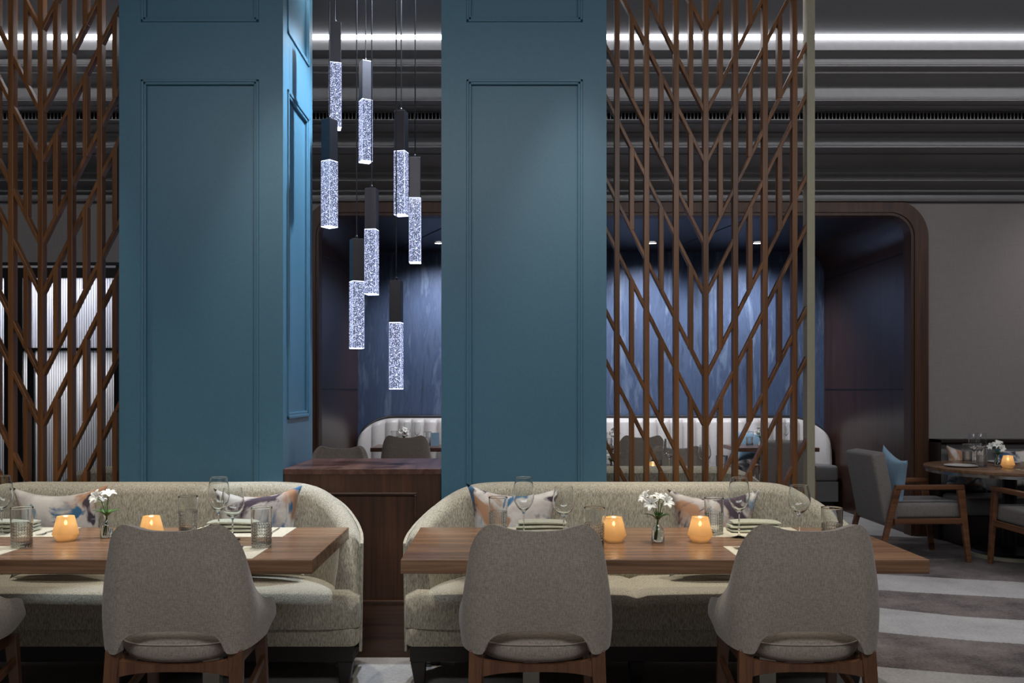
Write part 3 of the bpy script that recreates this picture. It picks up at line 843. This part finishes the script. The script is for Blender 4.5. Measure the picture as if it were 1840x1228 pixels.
bm = bmesh.new(); tube(bm, [(x, max(.37-.22*(max(0, abs(x)-(hx-.45))/.45)**2, .12), bench_top(x)+.016) for x in [-hx+2*hx*i/100 for i in range(101)]], .017, 8); finish('top_trim', bm, M['trimblack'], t, True)
for k in range(5):
    bm = bmesh.new(); x0 = -hx+2*hx*k/5; box(bm, x0+.003, x0+2*hx/5-.003, -.20, .20, .34, .52, .035, 4); finish('seat_cushion', bm, M['grey_leather'], t, True, angle=60)
boxo('bench_base', (-hx, hx, -.185, .20, .10, .335), M['grey_leather'], t, .01)
boxo('plinth', (-hx+.03, hx-.03, -.12, .22, 0, .098), M['black'], t, 0)

# right-hand banquette against the wall
t = thing('banquette', 'grey leather banquette in a dark frame against the wall behind the round table', 'bench', (5.6, 8.0, 0))
x0 = xp(1690, 8.1)-5.6
bm = bmesh.new(); box(bm, x0, 1.6, .15, .24, .43, .90, .03, 4); finish('backrest', bm, M['grey_leather'], t, True, angle=60)
bm = bmesh.new(); box(bm, x0, 1.6, -.36, .095, .28, .44, .04, 4); finish('seat', bm, M['grey_leather'], t, True, angle=60)
boxo('bench_base', (x0, 1.6, -.30, .24, 0, .28), M['dark'], t, .003)
bm = bmesh.new(); box(bm, x0-.03, x0-.004, .08, .26, 0, .93); box(bm, x0-.03, 1.6, .08, .26, .905, .93); finish('dark_surround', bm, M['dark'], t)
G2 = 'watercolour pillows on the grey banquette'
pillow('watercolour print pillow on the banquette, behind the glasses on the round table', xp(1738, 8.05), 8.065, .665, TL(-5), TL(4), TL(4), .42, group=G2)
pillow('watercolour print pillow on the banquette, behind the flowers on the round table', xp(1834, 8.05), 8.065, .665, TL(-5), TL(-4), TL(-4), .42, group=G2)

# round table
RT = (4.24, 7.30)
t = thing('round_table', 'round walnut table with a metal edge in front of the grey banquette', 'table', (RT[0], RT[1], 0))
bm = bmesh.new(); lathe(bm, [(.62, .722), (.652, .724), (.655, .73), (.655, .748), (.65, .75)], 72); finish('tabletop', bm, M['table'], t, True, angle=30)
bm = bmesh.new(); lathe(bm, [(.635, .698), (.640, .698), (.640, .7215), (.635, .7215)], 72, closed=True); finish('metal_edge', bm, M['silver'], t, True, angle=30)
bm = bmesh.new(); lathe(bm, [(.30, .03), (.28, .05), (.055, .09), (.055, .721)], 40); finish('pedestal', bm, M['black'], t, True, angle=30)
bm = bmesh.new(); lathe(bm, [(.315, 0), (.315, .026), (.30, .03)], 48); finish('brass_foot_ring', bm, M['brass'], t, True, angle=30)

# ------------------------------------------------------------------ table ware
def wine_mesh(h, r):
    st = h*.42; b = h-st
    outp = [(.034, 0), (.034, .0015), (.02, .003), (.006, .008), (.0035, .02), (.0032, st-.012), (.006, st-.003)]
    bowl = [(0.30, .04), (.62, .14), (.88, .28), (.99, .42), (1.0, .52), (.95, .70), (.86, .86), (.79, .982), (.783, .994), (.78, 1.0)]
    outp += [(r*a, st+b*c) for a, c in bowl]
    outp += [(r*.7795, st+b*1.0+.0004), (r*.779-.0004, st+b+.0007), (r*.779-.0010, st+b+.0004)]
    inn = [(r*a-.0012, st+b*c+(.003 if c < .2 else 0)) for a, c in bowl][::-1]+[(.001, st+.006)]
    bm = bmesh.new(); lathe(bm, outp+inn, 40); return bm
wine_big = finish('wine_glass', wine_mesh(.262, .046), M['glass'], None, True, angle=50)
wine_small = finish('wine_glass', wine_mesh(.222, .049), M['glass'], None, True, angle=50)
def tumbler_mesh(h=.165, r=.043):
    bm = bmesh.new()
    lathe(bm, [(r*.88, 0), (r*.92, .0015), (r*.935, .004), (r*.936, .008), (r*.95, h*.3), (r*.999, h-.006), (r, h-.0015), (r-.0005, h-.0004), (r-.0012, h), (r-.002, h-.0004), (r-.0025, h-.0015), (r*.999-.0025, h-.006), (r*.95-.003, h*.3), (r*.90, .018), (r*.88, .015), (r*.83, .0135), (r*.75, .0130), (.001, .0130)], 64); return bm
tumb = finish('water_tumbler', tumbler_mesh(), M['cut'], None, True, angle=50)
used = set()
def put(o, x, y, z, label, cat_, group=None, rz=0):
    if o.name in used: r = o.copy(); C.objects.link(r)
    else: r = o; used.add(o.name)
    r.location = (x, y, z); r.rotation_euler[2] = rz; tag(r, label, cat_, group); return r
def spot(px, py, z=.75): d = (H-z)*F/(py-CY); return xp(px, d), d
GW, GT = 'stemmed wine glasses on the front tables', 'cut glass tumblers on the front tables'
for px, py, g, lab in (
    (3, 961, wine_big, 'clear wine glass cut by the left edge on the left table'),
    (393, 965, wine_big, 'tall clear wine glass at the left edge of a pillow on the left table'),
    (418, 970, wine_small, 'shorter clear wine glass just right of the tall one on the left table'),
    (941, 965, wine_big, 'tall clear wine glass left of the napkin on the right table'),
    (1013, 966, wine_small, 'shorter clear wine glass right of the first napkin on the right table'),
    (1328, 966, wine_big, 'tall clear wine glass before the right pillow on the right table'),
    (1436, 962, wine_small, 'clear wine glass near the right end of the right table')):
    x, y = spot(px, py); put(g, x, y, .75, lab, 'wine glass', GW)
for px, py, lab in (
    (39, 984, 'cut glass tumbler left of the candle on the left table'),
    (338, 957, 'cut glass tumbler right of the second candle on the left table'),
    (470, 984, 'cut glass tumbler near the right end of the left table'),
    (895, 959, 'cut glass tumbler before the left pillow on the right table'),
    (1068, 984, 'cut glass tumbler just left of the left candle on the right table'),
    (1283, 961, 'cut glass tumbler right of the right candle on the right table'),
    (1495, 984, 'cut glass tumbler nearest the right end of the right table')):
    x, y = spot(px, py); put(tumb, x, y, .75, lab, 'tumbler', GT, px)

# candles
def candle(label, loc, group=None, light=True):
    t = thing('candle_holder', label, 'candle', loc, 0, group)
    pr = [(.034, 0), (.0365, .002), (.038, .006), (.0515, .0265), (.0535, .030), (.0535, .032), (.052, .0365), (.0355, .1025), (.0345, .106)]
    inn = [(.032, .105), (.051, .036), (.051, .031), (.033, .007), (.001, .006)]
    bm = bmesh.new(); lathe(bm, pr+inn, 40); finish('amber_shade', bm, M['amber'], t, True, angle=28)
    bm = bmesh.new(); lathe(bm, [(.019, .008), (.019, .036), (.004, .036), (.0025, .067)], 20); finish('tea_light', bm, M['wax'], t, True, angle=40)
    bm = bmesh.new(); lathe(bm, [(.001, .068), (.0045, .071), (.0062, .077), (.0045, .083), (.001, .088)], 10); finish('flame', bm, M['flame'], t, True)
    if light:
        ld = bpy.data.lights.new('candle_light', 'POINT'); ld.energy = .06; ld.color = (1, .93, .8); ld.shadow_soft_size = .012
        lo = bpy.data.objects.new('candle_light', ld); C.objects.link(lo); lo.parent = t; lo.location = (0, 0, .078)
    return t
gc = 'amber candle holders on the front tables'
x, y = spot(118, 972); cd0 = candle('lit amber glass candle holder right of a tumbler at the left of the left table', (x, y, .75), gc)
for px, py, lab, z in ((272, 972, 'lit amber glass candle holder half hidden behind the chair on the left table', .75), (1103, 974, 'lit amber glass candle holder left of the flowers on the right table', .75),
                    (1258, 974, 'lit amber glass candle holder right of the flowers on the right table', .75)):
    x, y = spot(px, py); dup(cd0, (x, y, z), 0, lab, gc)
x, y = spot(1811, 842); dup(cd0, (x, y, .75), 0, 'lit amber glass candle holder beside the flowers on the round table', None)['group'] = 'candles at the rear'
x, y = spot(1173, 856); dup(cd0, (x, y, .75), 0, 'lit amber glass candle holder glimpsed behind the right screen', None)['group'] = 'candles at the rear'

# flowers in bottle vases
def flower_vase(label, loc, seed, n=6, rz=0, group=None):
    rnd = random.Random(seed)
    t = thing('flower_vase', label, 'flower vase', loc, rz, group)
    bm = bmesh.new()
    lathe(bm, [(.024, 0), (.027, .003), (.027, .050), (.022, .062), (.011, .074), (.010, .092), (.014, .100), (.0125, .100), (.0085, .091), (.0095, .075), (.02, .061), (.0255, .05), (.0255, .006), (.001, .005)], 28)
    finish('glass_bottle', bm, M['glass'], t, True, angle=50)
    bm = bmesh.new(); lathe(bm, [(.0248, .0065), (.0248, .045), (.0005, .045)], 24); finish('water', bm, M['water'], t, True, angle=50)
    heads = []
    for k in range(n):
        a = 2*PI*k/n+rnd.uniform(-.4, .4); r = rnd.uniform(.042, .060) if k else .006
        tip = Vector((r*math.cos(a)*1.15, r*math.sin(a)*.8, rnd.uniform(.150, .185)+(.012 if k == 0 else 0)))
        pts = [Vector((-.008+.004*math.cos(a), .004*math.sin(a), .012)), Vector((0.002*math.cos(a), .002*math.sin(a), .092)), tip*.55+Vector((0, 0, .065)), tip]
        bm = bmesh.new(); tube(bm, pts, .0018, 6); finish('stem', bm, M['leaf'], t, True); heads.append((tip, (pts[3]-pts[2]).normalized()))
    for tip, dr in heads:
        bm = bmesh.new(); q = Vector((0, 0, 1)).rotation_difference((dr+Vector((0, -.35, .1))).normalized())
        for p in range(6):
            L_ = .044 if p % 2 else .048; W = .0110 if p % 2 else .0085
            rows = []
            for i in range(7):
                f = i/6; w = W*math.sin(PI*min(1, f*.85+.10))**.8; rr = .003+L_*.72*f**1.1; z = L_*(.62*f-.30*f*f)
                z -= .006*max(0, f-.7)*3
                ang = 2*PI*p/6
                row = []
                for s in (-1, -.5, 0, .5, 1):
                    v = Vector((rr, s*w, z+.003*abs(s)**2)); v = Matrix.Rotation(ang, 3, 'Z') @ v; row.append(q @ v+tip)
                rows.append(row)
            grid(bm, rows)
        o = finish('blossom', bm, M['petal'], t, True)
        md = o.modifiers.new('thick', 'SOLIDIFY'); md.thickness = .0008
    bm = bmesh.new()
    for k in range(7):
        a = 2*PI*k/7+rnd.uniform(-.3, .3); rows = []; Ll = rnd.uniform(.05, .075)
        for i in range(7):
            f = i/6; w = .010*math.sin(PI*(f*.9+.08)); c = Vector((math.cos(a)*(.003+Ll*.8*f), math.sin(a)*(.003+Ll*.8*f), .095+Ll*(.9*f-.55*f*f)))
            sd = Vector((-math.sin(a), math.cos(a), 0)); rows.append([c-sd*w, c-Vector((0, 0, .0015)), c+sd*w])
        grid(bm, rows)
    o = finish('foliage', bm, M['leaf'], t, True); md = o.modifiers.new('thick', 'SOLIDIFY'); md.thickness = .0006
    return t
x, y = spot(1182, 974); flower_vase('white flowers in a small glass bottle vase between the candles on the right table', (x, y, .75), 3, 6)
x, y = spot(192, 966); v2 = flower_vase('white flowers in a small glass bottle vase on the left table beside the chair', (x, y, .75), 12, 3)
x, y = spot(1793, 838); v3 = flower_vase('white flowers in a small glass vase on the round table', (x, y, .75), 8, 6)
x, y = spot(726, 802); dup(v3, (x, y, .75), 1, 'white flowers on the alcove table between the pillars')
x, y = spot(1098, 852); dup(v3, (x, y, .75), 2, 'white flowers behind the right screen at the right pillar edge')
x, y = spot(1366, 802); dup(v3, (x, y, .75), 3, 'white flowers on the alcove table behind the right screen')
x, y = spot(1104, 802); dup(v3, (x, y, .75), 4, 'white flowers on the alcove table just right of the right pillar')

# placemats, napkins, cutlery
matm = boxo('placemat', (-.225, .225, -.13, .13, 0, .002), M['mat'], None, .0005)
def napkin_mesh():
    bm = bmesh.new()
    for k, (zz, w, dp, off) in enumerate(((.0, .115, .06, 0), (.017, .112, .055, -.004), (.034, .108, .05, .004))):
        rows = []
        for i in range(15):
            x = -w+2*w*i/14+off; e = 1-abs(2*i/14-1)**6; ring = []
            for j in range(16):
                a = 2*PI*j/16; ring.append((x, dp*math.copysign(abs(math.cos(a))**.6, math.cos(a))*(.9+.1*e), zz+.0088+(.0084*(.45+.55*e))*math.copysign(abs(math.sin(a))**.7, math.sin(a))+.0015*math.sin(x*23+k)))
            rows.append(ring)
        for r_ in rows:
            for q, p in enumerate(r_): r_[q] = (p[0], p[1], max(p[2], .0004))
        grid(bm, rows, closed_u=True, cap=True)
    return bm
nap = finish('folded_napkin', napkin_mesh(), M['napkin'], None, True, angle=60)
def fork_mesh():
    bm = bmesh.new()
    tube(bm, [(0, -.10, .003), (0, 0, .004), (0, .04, .006)], .0035, 8, .002)
    rows = [[(x*w, y, z) for x in (-1, -.5, 0, .5, 1)] for y, z, w in ((.035, .005, .003), (.05, .004, .009), (.062, .003, .012), (.068, .003, .012))]
    a = len(bm.verts); grid(bm, rows)
    for i in range(4): tube(bm, [(-.0105+.007*i, .066, .003), (-.0105+.007*i, .09, .0035), (-.0105+.007*i, .105, .009)], .0016, 6, .0009)
    return bm
fork = finish('fork', fork_mesh(), M['silver'], None, True, angle=60)
def knife_mesh():
    bm = bmesh.new(); tube(bm, [(0, -.11, .004), (0, -.01, .004)], .0045, 8, .0035)
    rows = [[(-w*.3, y, .003), (w, y, .004), (-w*.3, y, .005)] for y, w in ((-.012, .006), (.03, .010), (.08, .010), (.105, .006), (.118, .001))]
    grid(bm, rows, closed_u=True, cap=True); return bm
knife = finish('knife', knife_mesh(), M['silver'], None, True, angle=60)
GM, GN, GF, GK = 'cream placemats on the front tables', 'folded napkins on the front tables', 'forks on the front tables', 'knives on the front tables'
sets = [(-2.215, 'left part of the left table'), (-1.205, 'right part of the left table'), (.145, 'left part of the right table'), (1.115, 'right part of the right table')]
for x, where in sets:
    put(matm, x, 3.945, .75, 'cream placemat on the sofa side at the '+where, 'placemat', GM)
    put(nap, x-.01+(.03 if x > 0 else -.03), 3.965, .752, 'sage folded napkin stack at the '+where, 'napkin', GN)
    put(matm, x+.01, 3.455, .75, 'cream placemat on the chair side at the '+where, 'placemat', GM)
    put(fork, x+.155, 3.93, .752, 'silver fork on the sofa side at the '+where, 'fork', GF, PI)
    put(knife, x-.19, 3.93, .752, 'silver knife on the sofa side at the '+where, 'knife', GK, PI)
    put(fork, x-.165, 3.46, .752, 'silver fork on the chair side at the '+where, 'fork', GF, .1)
    put(knife, x+.115, 3.46, .752, 'silver knife on the chair side at the '+where, 'knife', GK, -.1)
# round table setting
gl = 'glasses on the round table'
for px, py, g, lab, ct in ((1750, 834, wine_big, 'clear wine glass, left of the pair on the round table', 'wine glass'), (1763, 833, wine_big, 'clear wine glass, right of the pair on the round table', 'wine glass'),
                       (1738, 831, tumb, 'cut glass tumbler behind the left plate on the round table', 'tumbler'), (1764, 840, tumb, 'cut glass tumbler in front of the pair of wine glasses on the round table', 'tumbler')):
    x, y = spot(px, py); put(g, x, y, .75, lab, ct, gl)
def plate_mesh():
    bm = bmesh.new(); lathe(bm, [(.07, 0), (.08, .002), (.128, .012), (.13, .013), (.128, .015), (.085, .006), (.001, .005)], 48); return bm
plate = finish('dinner_plate', plate_mesh(), M['china'], None, True, angle=50)
for x, y, lab in ((3.83, 7.30, 'white plate at the left edge of the round table'), (4.40, 7.66, 'white plate on the far side of the round table'), (4.40, 6.88, 'white plate on the near right side of the round table')):
    put(plate, x, y, .752 if y < 7.2 else .75, lab, 'plate', 'plates on the round table')
put(matm, 4.36, 6.91, .75, 'cream placemat under the near plate on the round table', 'placemat', 'placemats on the round table')
put(fork, 4.17, 6.90, .752, 'silver fork left of the near plate on the round table', 'fork', 'forks on the round table', .2)
# behind the right screen
gr = 'glassware on the table behind the right screen'
for px, d, g, lab, ct in ((1202, 6.78, wine_big, 'wine glass behind the right screen, left one of two over the turned sofa', 'wine glass'), (1266, 6.65, wine_small, 'wine glass behind the right screen, right one of two over the turned sofa', 'wine glass'),
                          (1180, 6.72, tumb, 'tumbler behind the right screen above a candle', 'tumbler'), (1297, 6.35, tumb, 'tumbler behind the right screen, right of both wine glasses', 'tumbler')):
    put(g, xp(px, d), d, .75, lab, ct, gr)
ga = 'glassware on the alcove tables'
for px, d, g, lab, ct in ((731, 10.14, wine_big, 'wine glass behind the flowers on the alcove table between the pillars', 'wine glass'), (749, 10.1, wine_big, 'wine glass right of the flowers on the alcove table between the pillars', 'wine glass'),
                          (709, 10.1, tumb, 'tumbler left of the flowers on the alcove table between the pillars', 'tumbler'), (768, 9.9, tumb, 'tumbler above the right shoulder of the alcove chair between the pillars', 'tumbler'),
                          (1347, 10.0, tumb, 'tumbler left of the flowers on the right alcove table', 'tumbler'), (1376, 10.12, wine_big, 'wine glass left of the armchair on the right alcove table', 'wine glass'),
                          (1412, 10.1, wine_big, 'wine glass above the square armchair on the right alcove table', 'wine glass'), (1094, 9.74, tumb, 'tumbler on the alcove table at the edge of the right pillar', 'tumbler')):
    put(g, xp(px, d), d, .75, lab, ct, ga)
# blue folded card on the alcove table
bm = bmesh.new(); beam(bm, (0, -.02, 0), (0, 0, .15), .09, .003, up=(0, 1, 0)); beam(bm, (0, .02, 0), (0, .001, .15), .09, .003, up=(0, 1, 0))
put(finish('folded_card', bm, M['pillow_blue']), xp(782, 10.0), 10.0, .75, 'light blue folded card on the alcove table beside the right pillar', 'card')

# ------------------------------------------------------------------ lights
def area(name, loc, rot, sx, sy, e, col=(1, 1, 1), spread=None):
    l = bpy.data.lights.new(name, 'AREA'); l.shape = 'RECTANGLE'; l.size = sx; l.size_y = sy; l.energy = e; l.color = col
    if spread: l.spread = math.radians(spread)
    o = bpy.data.objects.new(name, l); C.objects.link(o); o.location = loc; o.rotation_euler = rot; return o
def spotl(name, loc, target, e, ang, col=(1, 1, 1), blend=.6, size=.04):
    l = bpy.data.lights.new(name, 'SPOT'); l.energy = e; l.spot_size = math.radians(ang); l.spot_blend = blend; l.color = col; l.shadow_soft_size = size
    o = bpy.data.objects.new(name, l); C.objects.link(o); o.location = loc
    o.rotation_euler = (Vector(target)-Vector(loc)).to_track_quat('-Z', 'Y').to_euler(); return o
W = (1, .93, .82)
for x in (-2.35, -1.15, .35, 1.25):
    spotl('sofa_downlight', (x, 4.22, 3.88), (x, 4.12, .6), 150, 42, W, .8, .03)
    spotl('table_downlight', (x, 3.45, 3.88), (x, 3.65, .7), 60, 40, W, .8, .03)
spotl('sofa_downlight', (-.60, 3.9, 3.88), (-.62, 4.1, .4), 60, 40, (.85, .88, 1), .8)
area('front_fill', (0, .6, 3.86), (TL(28), 0, 0), 6, 1.2, 170, (.95, .97, 1))  # added soft fill, out of view, brightens chair backs and pillar fronts
area('side_fill', (4.6, 4.6, 3.86), (0, 0, 0), 2.4, 1.0, 16, (.95, .95, 1))  # added fill for the right side, not an actual fitting
spotl('divider_downlight', (-.42, 4.86, 3.88), (-1.16, 4.90, 2.3), 420, 75, (.72, .84, 1), .9)
spotl('carpet_downlight', (2.9, 5.2, 3.88), (2.8, 5.5, 0), 220, 46, (.95, .95, 1), .9)
spotl('carpet_downlight', (4.6, 7.0, 3.5), (4.4, 7.3, 0), 20, 62, (.95, .95, 1), .9)
spotl('wall_downlight', (5.4, 6.9, 3.3), (5.6, 8.3, 2.2), 26, 90, (1, .96, .9), 1)
spotl('rear_table_downlight', (.9, 5.9, 3.7), (.9, 6.1, .7), 58, 55, W, .8)
spotl('rear_table_downlight', (-1.4, 5.9, 3.7), (-1.5, 6.1, .7), 30, 55, W, .8)
area('cornice_fill', (0, 5.0, 3.87), (TL(72), 0, 0), 12, .06, 34, (.95, .96, 1))  # unseen strip added only to lift the stepped cornice
area('rear_fill', (1.0, 5.0, 3.87), (TL(25), 0, 0), 9, .3, 64, (.97, .97, 1))
# alcove downlights (fixtures in view)
for i, x in enumerate((-.76, .46, 1.68, 2.88)):
    t = thing('recessed_downlight', ('round recessed downlight in the alcove ceiling left of the right pillar', 'round recessed downlight in the alcove ceiling hidden by the right pillar', 'round recessed downlight in the alcove ceiling, left one seen through the right screen', 'round recessed downlight in the alcove ceiling, right one seen through the right screen')[i], 'ceiling light', (x, 9.92, NZ+.018), 0, 'recessed downlights in the alcove')
    bm = bmesh.new(); lathe(bm, [(.045, -.008), (.045, -.002), (.001, -.002)], 24); finish('lens', bm, M['downlight'], t, True)
    bm = bmesh.new(); lathe(bm, [(.046, -.010), (.056, -.008), (.056, 0), (.046, 0)], 24, closed=True); finish('trim_ring', bm, M['black'], t, True, angle=30)
    spotl('alcove_downlight', (x, 9.94, NZ-.02), (x, 10.45, 1.35), 120, 128, (.92, .94, 1), 1, .05)
# cabinet strips
area('cabinet_strip', (-5.0, 8.06, CZ-.03), (0, 0, 0), 3.3, .2, 34, (.93, .94, 1))
area('cabinet_strip', (-5.0, 8.06, rails[1]-.03), (0, 0, 0), 3.3, .2, 21, (1, .98, .95))

w = bpy.data.worlds.new('world'); bpy.context.scene.world = w; w.use_nodes = True
w.node_tree.nodes['Background'].inputs[0].default_value = (.5, .55, .65, 1); w.node_tree.nodes['Background'].inputs[1].default_value = .05

# ------------------------------------------------------------------ camera
cam = bpy.data.cameras.new('camera'); co = bpy.data.objects.new('camera', cam); C.objects.link(co)
co.location = (0, 0, H); co.rotation_euler = (PI/2, 0, 0)
cam.sensor_width = 36; cam.sensor_fit = 'HORIZONTAL'; cam.lens = 36*F/1840
cam.shift_x = (920-CX)/1840; cam.shift_y = (CY-614)/1840
cam.clip_start = .05
sc = bpy.context.scene; sc.camera = co
sc.view_settings.view_transform = 'Standard'; sc.view_settings.look = 'None'
sc.view_settings.gamma = 1; sc.view_settings.use_curve_mapping = False; sc.view_settings.exposure = 0.0
